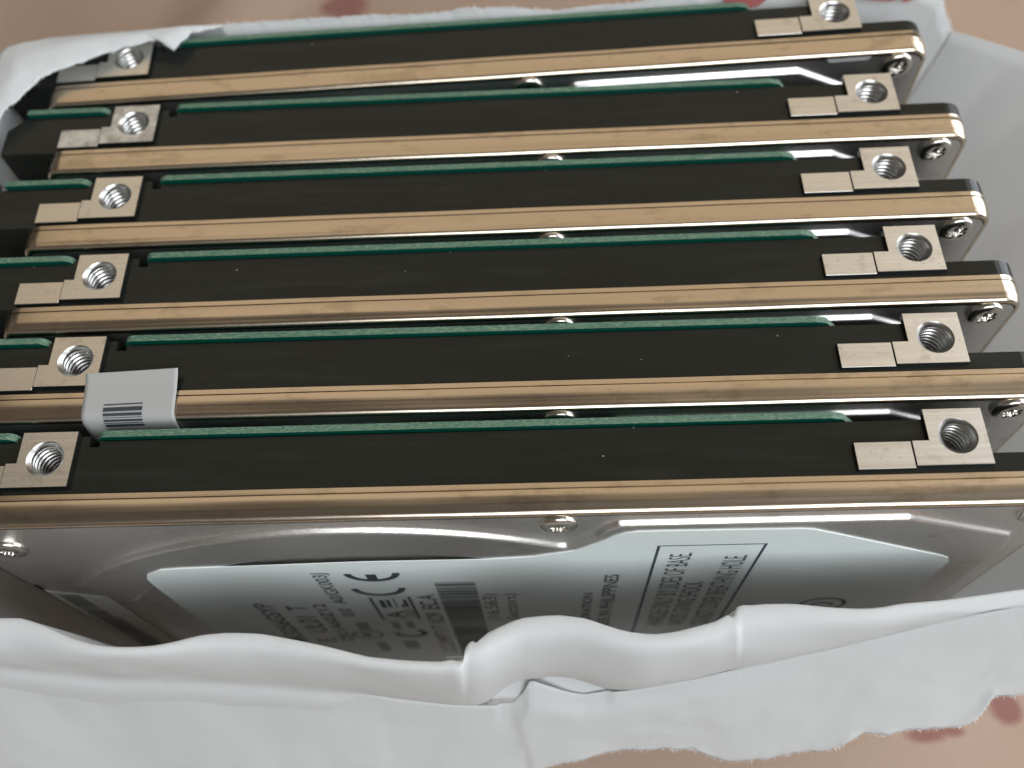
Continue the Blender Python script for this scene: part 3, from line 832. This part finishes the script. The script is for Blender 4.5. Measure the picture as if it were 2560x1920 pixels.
poly_part('ring_symbol', [arc_loop(85.3, -28.2, 0.9, 1.35, 0.2, math.pi)], MAT['ink'], label)
bars_part('ring_symbol', [(84.0, 86.6, -29.0, -28.6)], MAT['ink'], label)

# the small aged sticker in the sunk corner of the same lid
st = [(5.9, -19.2), (11.2, -22.2), (11.0, -25.6), (11.3, -60), (5.7, -60)]
old = poly_part('aged_sticker', [st], MAT['old_label'], front, 0.66, 0.72)
rects, z = [], -20.9
while z > -58:
    w = rng.choice((0.12, 0.2, 0.4))
    rects.append((6.5, 8.6 if z > -30 else 9.0, z - w, z))
    z -= w + rng.choice((0.12, 0.2))
bars_part('barcode', rects, MAT['ink'], old, 0.65)

# ------------------------------------------------------------------ white sticker folded over the lid edge of the fifth drive
prof = [(4.95, 0.32), (4.5, 0.20), (3.9, 0.10), (3.2, 0.02), (2.3, -0.04), (1.3, -0.13), (0.85, -0.30), (0.58, -0.62), (0.42, -1.1), (0.20, -2.2), (-0.04, -4.0), (-0.06, -9.0)]
pv = [Vector((0, y, z)) for y, z in prof]
cur = catmull(pv, 66)
rows = []
for k, q in enumerate(cur):
    t = k / 66
    xl = 15.45 + 0.10 * math.sin(t * 3.0) + 0.2 * t
    xr = 23.75 + 0.30 * t + 0.0
    row = []
    for j in range(25):
        s = j / 24
        lift = 0.12 * s ** 2 * max(0, 1 - k / 22)
        row.append(D(xl + (xr - xl) * s, q.y + 0.30 * s * max(0.0, 1 - k / 26), q.z + lift * 0.6))
    rows.append(row)
stick = link('barcode_sticker', grid_mesh('barcode_sticker', rows), MAT['sticker'], DRIVES[4], True)
sm_ = stick.modifiers.new('thickness', 'SOLIDIFY')
sm_.thickness = 0.035 * MM
sm_.offset = 0
stick['label'] = 'white paper sticker with a barcode, folded over the lid edge'


def on_sticker(s, k, lift=0.07):
    k0 = min(int(k), 65)
    fr = k - k0
    j = min(int(s * 24), 23)
    g = s * 24 - j
    p = (rows[k0][j] * (1 - g) + rows[k0][j + 1] * g) * (1 - fr) + (rows[k0 + 1][j] * (1 - g) + rows[k0 + 1][j + 1] * g) * fr
    tz = (rows[k0 + 1][j] - rows[k0][j]).normalized()
    nrm = tz.cross(Vector((1, 0, 0))).normalized()
    return p + nrm * lift * MM


verts, faces = [], []
for k0, k1 in ((25.8, 26.4), (27.6, 30.0), (31.4, 34.6), (36.2, 37.0), (38.8, 41.6), (43.4, 44.4), (46.0, 48.6)):
    n = len(verts)
    sub = 6
    for kk in range(3):
        k = k0 + (k1 - k0) * kk / 2
        for j in range(sub + 1):
            verts.append(on_sticker(0.235 + 0.42 * j / sub, k - 0.5 * j / sub))
    for kk in range(2):
        for j in range(sub):
            a = n + kk * (sub + 1) + j
            faces.append((a, a + 1, a + sub + 2, a + sub + 1))
link('barcode', pydata('barcode', verts, faces), MAT['ink'], stick)

# a sliver of pale tape under the lid edge of the farthest drive
bm = bmesh.new()
plate(bm, [[(88.9, -0.95), (89.2, -1.35), (93.1, -1.30), (93.5, -0.90)]], SIDE, 0.50, 0.58)
link('tape_sliver', finish(bm, 'tape_sliver'), MAT['sticker'], DRIVES[0])

# ------------------------------------------------------------------ the torn paper wrapped round the drives
wrap = empty('paper_wrapper', V(50, 25, -70.6))
tag(wrap, 'torn white paper wrapper standing open around the row of hard drives', 'paper wrapper')
ORG = V(50, 25, -70.6)


def W(x, y, z):
    return V(x, y, z) - ORG


def n3(x, y, z, s):
    return mnoise.noise(Vector((x * s, y * s, z * s)))


def sheet(name, P, label=None, thick=0.11, flip=False, mat='paper'):
    ob = link(name, grid_mesh(name, P, flip), MAT[mat], wrap, True)
    md = ob.modifiers.new('thickness', 'SOLIDIFY')
    md.thickness = thick * MM
    md.offset = 0
    if label:
        ob['label'] = label
    return ob


def resample(pts, n):
    P = np.array(pts, float)
    d = np.concatenate([[0], np.cumsum(np.linalg.norm(np.diff(P, axis=0), axis=1))])
    t = np.linspace(0, d[-1], n)
    return np.stack([np.interp(t, d, P[:, k]) for k in range(3)], 1)


FUZZ = []                                    # (point, outward direction) along torn edges, wrapper space in mm


def fray(pts, outward, per_mm=9):
    P = np.array(pts, float)
    for a, b in zip(P[:-1], P[1:]):
        L = np.linalg.norm(b - a)
        k = L * per_mm
        k = int(k) + (random.random() < k - int(k))
        for _ in range(k):
            FUZZ.append((a + (b - a) * random.random(), np.array(outward, float), (b - a) / max(L, 1e-6)))


# --- front: the sheet rises inside, rolls over at the top and comes down towards the viewer
n = len(LIP)
cols = []
for i in range(n):
    l = Vector(LIP[i])
    c = Vector(FOLD[i])
    w = OPEN[i]
    wob = 0.25 * n3(l.x, 0, 3, 0.12)
    dy, dz = l.y - c.y, l.z - c.z
    pts = [Vector((l.x, min(l.y + 3.2, -1.0), -66)),
           Vector((l.x, min(l.y + 2.4 + wob, -1.0), -34)),
           Vector((l.x, l.y + 1.25 + wob * 0.5, l.z - 12)),
           Vector((l.x, l.y + 0.50, l.z - 4.2)),
           Vector((l.x, l.y + 0.11, l.z - 0.85)),
           l,
           Vector((l.x * 0.85 + c.x * 0.15, l.y - 0.40 * dy - 0.22, l.z - 0.25)),
           Vector((l.x * 0.65 + c.x * 0.35, l.y - 0.76 * dy - 0.20 + 0.22 * n3(l.x, 0, 11, 0.30), l.z - 0.27 * dz)),
           Vector((l.x * 0.30 + c.x * 0.70, l.y - 0.97 * dy - 0.08 + 0.20 * n3(l.x, 0, 21, 0.26), l.z - 0.64 * dz)),
           c,
           c + Vector((0, 0.35 + 0.1 * w, -1.5 + 1.3 * w)),
           c + Vector((0, 1.2 - 0.2 * w, -7 + 7.0 * w))]
    m_ = min(1.0, max(0.0, (45.0 - l.x) / 7.0))            # on the left the roll runs smoothly into the flap
    if m_ > 0:
        nv, dv = Vector((0, -0.91, 0.414)), Vector((0, -0.414, -0.91))
        pts[9] = c + nv * 0.12 * m_ + dv * 0.2 * m_
        pts[10] = pts[10].lerp(c + dv * 2.6 + nv * 0.14, m_)
        pts[11] = pts[11].lerp(c + dv * 9.0 - nv * 1.3, m_)
    cols.append([W(*p) for p in catmull(pts, 55)])
P = [list(r) for r in zip(*cols)]
sheet('front_roll', P, 'rolled-over upper edge of the front paper, wavy', flip=True)

# --- front flap hanging outward below the roll, torn along its lower right edge
ft, fl = resample(FLAP_TOP, 2), None
NT = 420
idx = np.linspace(0, n - 1, NT)
FT = np.stack([np.interp(idx, np.arange(n), np.array(FLAP_TOP)[:, k]) for k in range(3)], 1)
FL = np.stack([np.interp(idx, np.arange(n), np.array(FLAP_LOW)[:, k]) for k in range(3)], 1)
NORM = np.array([0, -2.2, 1.0]) / math.hypot(2.2, 1.0)
DOWN = np.array([0, -1.0, -2.2]) / math.hypot(2.2, 1.0)
edge = []
for i in range(NT):
    x = FL[i][0]
    jag = 0.22 * n3(x, 0, 0, 1.3) + 0.14 * n3(x, 5, 0, 3.7) + 0.08 * n3(x, 9, 0, 9.0)
    if x > 55:
        FL[i] = FL[i] + DOWN * jag
    edge.append(FL[i].copy())
rowsN = 34
P = []
for k in range(rowsN + 1):
    t = k / rowsN
    row = []
    for i in range(NT):
        q = FT[i] * (1 - t) + FL[i] * t
        x = q[0]
        soft = min(1.0, t * 5)
        d = soft * (0.35 * n3(x, t * 14, 1, 0.10) + 0.10 * n3(x, t * 14, 7, 0.35))
        d += soft * 0.30 * (1 / (1 + math.exp(-(x - 53.0 - 1.5 * t) * 5.0)) - 0.5)      # a vertical crease
        d -= 0.45 * t * t * max(0, math.sin((x - 58) * 0.12))
        if t > 0.9:
            d += 0.35 * (t - 0.9) / 0.1 * n3(x, 3, 3, 0.6)                                # the torn edge flutters
        # the little peak standing in the opening leans back
        if 51.5 < x < 62 and t < 0.25:
            d -= 0.8 * (0.25 - t)
        q = q + NORM * d
        if k == rowsN:
            edge[i] = q
        row.append(W(*q))
    P.append(row)
sheet('front_flap', P, 'outer front flap with a ragged torn lower edge')
fray([tuple(e) for e in edge if e[0] > 54], DOWN, 14)

# --- layer seen inside the gap between roll and flap
P = []
for k in range(13):
    y = -7.4 - 3.3 * k / 12
    P.append([W(x, y + 0.2 * n3(x, y, 0, 0.3), -17.7 + 0.75 * (y + 11.0)) for x in np.linspace(47, 69, 40)])
sheet('inner_layer', P)

# --- rear wall, torn along the top
be = [(-2.3, 59.2, -3.0), (1.0, 59.2, -2.2), (8.0, 59.3, -1.8)] + [b for b in BACK_EDGE] + [(78, 59.8, 1.6), (90, 60.0, 1.2), (98.5, 60.0, 0.8), (101.3, 60.0, -0.6), (102.9, 59.9, -3.6), (104.2, 59.6, -5.6)]
BE = resample(be, 360)
edge = []
for i in range(len(BE)):
    x = BE[i][0]
    if x > 14:
        BE[i][2] += 0.30 * (x < 75) + 0.16 * n3(x, 1, 0, 1.1) + 0.12 * n3(x, 4, 0, 3.1) + 0.07 * n3(x, 8, 0, 8.0)
    edge.append(BE[i].copy())
P = []
for k in range(31):
    t = k / 30
    row = []
    for i in range(len(BE)):
        x, y, z = BE[i]
        zz_ = z + (-70.4 - z) * t
        bul = 0.5 * n3(x, 0, zz_, 0.07) * min(1, t * 6)
        lean = -0.55 * math.exp(-t * 40) * (0.6 + 0.6 * n3(x, 2, 0, 0.25)) if x < 75 else 0.0
        row.append(W(x - (x - 101.5) * min(1, t * 2) * (x > 101.5), y + 0.4 * min(1, t * 4) + bul + lean, zz_))
    P.append(row)
sheet('rear_wall', P, 'rear paper wall with a fuzzy torn upper edge')
fray([tuple(e + np.array([0, -0.55, 0])) for e in edge if e[0] > 12], (0, 0.25, 1), 12)
# red print on the inner side of the rear wall
for cx, cz, rx, rz in ((80.0, 0.4, 2.4, 1.5), (95.0, 0.4, 2.7, 1.3), (98.2, 0.2, 1.6, 1.2)):
    lp = []
    for i in range(26):
        a = 2 * math.pi * i / 26
        k = 1 + 0.22 * n3(math.cos(a), math.sin(a), cx, 1.6)
        lp.append((cx + rx * k * math.cos(a), min(cz + rz * k * math.sin(a) + 0.18 * (cx - 95 > 0) * math.cos(a), 0.9)))
    bm = bmesh.new()
    plate(bm, [lp], lambda x, z, y: W(x, y, z), 59.35, 59.38)
    link('printed_mark', finish(bm, 'printed_mark'), MAT['red_print'], wrap)

# --- left wall and the corner flap lying over the farthest drive
le = [(-2.2, 60.0, -3.0), (-2.1, 55.4, -0.6), (-1.9, 50.5, 0.1), (-1.8, 47.0, 0.2), (-1.9, 43.5, -0.7), (-2.2, 40, -2.0), (-2.6, 33, -4.5), (-2.8, 15, -6), (-3.2, -6, -6)]
LE = resample(le, 120)
P = []
for k in range(25):
    t = k / 24
    P.append([W(x - 0.5 * math.sin(t * 3.14) + 0.4 * n3(y, z, t * 5, 0.2) * min(1, t * 5), y, z + (-70.4 - z) * t) for x, y, z in LE])
sheet('left_wall', P)

outer = [(-1.7, 41.0, -0.6), (-1.6, 44.5, 0.3), (-1.5, 47.0, 0.85), (-1.55, 51.0, 1.05), (-1.4, 54.6, 1.05), (-0.9, 55.5, 1.05), (0.8, 56.0, 1.05), (7.0, 56.7, 1.0), (14.7, 57.3, 0.95), (18.0, 57.9, 0.75), (22.0, 58.5, 0.2)]
inner = [(-0.4, 41.0, -0.3), (0.2, 44.0, 0.4), (1.1, 46.3, 0.95), (2.4, 47.7, 1.05), (3.9, 50.3, 1.15), (5.0, 51.2, 1.15), (6.5, 51.9, 1.15), (8.5, 53.0, 1.1), (10.8, 54.1, 1.05), (13.3, 55.0, 1.0), (15.7, 55.9, 0.95), (16.6, 55.1, 0.75), (17.4, 54.5, 0.55), (18.1, 55.6, 0.6), (19.0, 57.2, 0.4), (22.0, 58.3, 0.15)]
NO = 220
OU, IN = resample(outer, NO), resample(inner, NO)
edge = []
for i in range(NO):
    x, y = IN[i][0], IN[i][1]
    j = 0.16 * n3(x, y, 0, 1.2) + 0.12 * n3(x, y, 3, 3.0) + 0.06 * n3(x, y, 6, 8.0)
    IN[i][0] += j * 0.6
    IN[i][1] -= j * 0.8
    edge.append(IN[i].copy())
P = []
for k in range(17):
    t = k / 16
    row = []
    for i in range(NO):
        q = OU[i] * (1 - t) + IN[i] * t
        row.append(W(q[0], q[1], q[2] + 0.45 * math.sin(t * math.pi) * min(1.0, np.linalg.norm(OU[i] - IN[i]) / 6) + 0.10 * n3(q[0], q[1], 0, 0.5)))
    P.append(row)
# fold the outer edge down to the walls
down = []
for dz, out in ((6.0, 1.0), (3.0, 0.85), (1.2, 0.55), (0.35, 0.22)):
    row = []
    for i in range(NO):
        q = OU[i]
        dirx = -1.0 if i < NO * 0.45 else 0.0
        tx = max(-2.1, q[0] - 0.6 * out) if dirx else q[0] - 0.4 * out * (i < NO * 0.5)
        ty = q[1] + (59.4 - q[1]) * out if not dirx else q[1]
        if i >= NO * 0.40 and i < NO * 0.5:
            s = (i - NO * 0.40) / (NO * 0.10)
            ty = q[1] + (59.4 - q[1]) * out * s
        row.append(W(tx, ty, q[2] - dz))
    down.append(row)
sheet('corner_flap', down + P, 'folded paper corner lying over the farthest drive')
fray([tuple(e) for e in edge], (0.6, -0.8, 0.1), 5)

# --- right wall flaring outward
re_ = [(104.2, 59.6, -5.6), (105.6, 58.0, -4.9), (107.6, 56.0, -4.3), (110.2, 53.6, -3.6), (113.5, 48, -3), (116, 38, -2.5), (115, 22, -3), (110, 8, -5), (104.5, -1.5, -9)]
RE = resample(re_, 140)
P = []
for k in range(41):
    t = k / 40
    row = []
    for x, y, z in RE:
        zz_ = z + (-70.4 - z) * t
        xb = 101.3
        g = max(0.0, 1 - t / 0.55) ** 1.9
        xx = xb + (x - xb) * g
        xx += min(1, t * 6) * (1 - t) * (0.9 * n3(y, zz_, 0, 0.055) + 0.3 * n3(y, zz_, 9, 0.16))
        row.append(W(max(xx, 101.0), y, zz_))
    P.append(row)
sheet('right_wall', P, 'right paper wall flaring outward')
fray([(101.2, 59.3, -0.6), (102.9, 59.2, -3.6), (104.3, 59.1, -5.6)], (0.8, 0, 0.7), 16)
# bottom sheet under the drives
P = [[W(x, y, -70.48) for x in np.linspace(-2.5, 101.4, 12)] for y in np.linspace(-4, 60.2, 10)]
sheet('bottom_panel', P, thick=0.08)

# torn fibres
verts, faces = [], []
for p, out, tan in FUZZ:
    L = random.choice((0.15, 0.2, 0.3, 0.45)) * random.uniform(0.7, 1.4)
    d = out + tan * random.uniform(-1.2, 1.2) + np.array([random.uniform(-.5, .5) for _ in range(3)])
    d = d / np.linalg.norm(d)
    side = np.cross(d, np.array([random.uniform(-1, 1) for _ in range(3)]))
    side = side / (np.linalg.norm(side) + 1e-9) * random.uniform(0.03, 0.07)
    mid = p + d * L * 0.55 + np.array([random.uniform(-.06, .06) for _ in range(3)])
    k = len(verts)
    verts += [W(*(p - side)), W(*(p + side)), W(*(mid + side * 0.6)), W(*(mid - side * 0.6)), W(*(p + d * L))]
    faces += [(k, k + 1, k + 2, k + 3), (k + 3, k + 2, k + 4)]
fz = link('torn_fibres', pydata('torn_fibres', verts, faces), MAT['fuzz'], wrap)
fz['kind'] = 'stuff'

# ------------------------------------------------------------------ the cloth underneath
m, nt, b = new_mat('printed_cloth')
v = coords(nt, (1, 1, 1), shift=False)
big = noise(nt, v, 0.02, 3, 0.5)
col = mix(nt, big, (0.32, 0.215, 0.148), (0.41, 0.305, 0.24))
weave = nt.nodes.new('ShaderNodeTexWave')
weave.inputs['Scale'].default_value = 0.55
weave.inputs['Distortion'].default_value = 0.6
nt.links.new(v, weave.inputs['Vector'])
weave2 = nt.nodes.new('ShaderNodeTexWave')
weave2.bands_direction = 'Y'
weave2.inputs['Scale'].default_value = 0.55
weave2.inputs['Distortion'].default_value = 0.6
nt.links.new(v, weave2.inputs['Vector'])
wv = math_n(nt, 'MULTIPLY', weave.outputs['Fac'], weave2.outputs['Fac'])
col = mix(nt, math_n(nt, 'MULTIPLY', wv, 0.25), col, (0.27, 0.19, 0.15))
sep = nt.nodes.new('ShaderNodeSeparateXYZ')
nt.links.new(v, sep.inputs[0])
wob = math_n(nt, 'MULTIPLY', math_n(nt, 'SUBTRACT', noise(nt, v, 0.25, 3, 0.6), 0.5), 1.6)
SPOTS = [(15, 147, 6, 6), (-62, 124, 8, 9), (-52, 116, 6, 5), (109.5, -7.9, 3.9, 1.3), (113.0, -7.2, 2.5, 1.0), (122, -4.2, 3.0, 2.6), (95, 165, 9, 7), (-110, 60, 9, 7), (150, 40, 10, 7), (70, -60, 9, 6), (10, -50, 7, 9), (30, 190, 9, 7)]
tot = None
for sx, sy, rx, ry in SPOTS:
    dx = math_n(nt, 'MULTIPLY', math_n(nt, 'SUBTRACT', sep.outputs[0], sx - 50.0), 1.0 / rx)
    dy = math_n(nt, 'MULTIPLY', math_n(nt, 'SUBTRACT', sep.outputs[1], sy - 25.0), 1.0 / ry)
    r2 = math_n(nt, 'ADD', math_n(nt, 'MULTIPLY', dx, dx), math_n(nt, 'MULTIPLY', dy, dy))
    r2 = math_n(nt, 'ADD', r2, wob)
    tot = r2 if tot is None else math_n(nt, 'MINIMUM', tot, r2)
fl_ = ramp(nt, tot, [(0.45, (1, 1, 1)), (1.0, (0, 0, 0))])
col = mix(nt, math_n(nt, 'MULTIPLY', fl_, 0.62), col, (0.17, 0.030, 0.036))
nt.links.new(col, b.inputs['Base Color'])
b.inputs['Roughness'].default_value = 0.9
b.inputs['Specular IOR Level'].default_value = 0.15
p1 = bump(nt, b, wv, 0.25, 0.6)
MAT['cloth'] = m
N = 150
P = []
for i in range(N + 1):
    row = []
    for j in range(N + 1):
        x, y = -550 + 1200 * j / N, -500 + 1200 * i / N
        d = max(abs(x - 50) - 55, abs(y - 27) - 36, 0)
        k = min(1.0, d / 30)
        z = -70.62 + k * (3.0 * n3(x, y, 0, 0.012) + 1.2 * n3(x, y, 4, 0.04) - 1.0)
        if y > 95:
            z += 5.0 * math.exp(-((x - 0.35 * (y - 150) + 8) / 7.0) ** 2)
        row.append(V(x, y, z))
    P.append(row)
cloth = link('ground_cloth', grid_mesh('ground_cloth', P), MAT['cloth'], None, True)
tag(cloth, 'pink beige cloth with red printed flowers under the bundle', 'cloth', kind='structure')
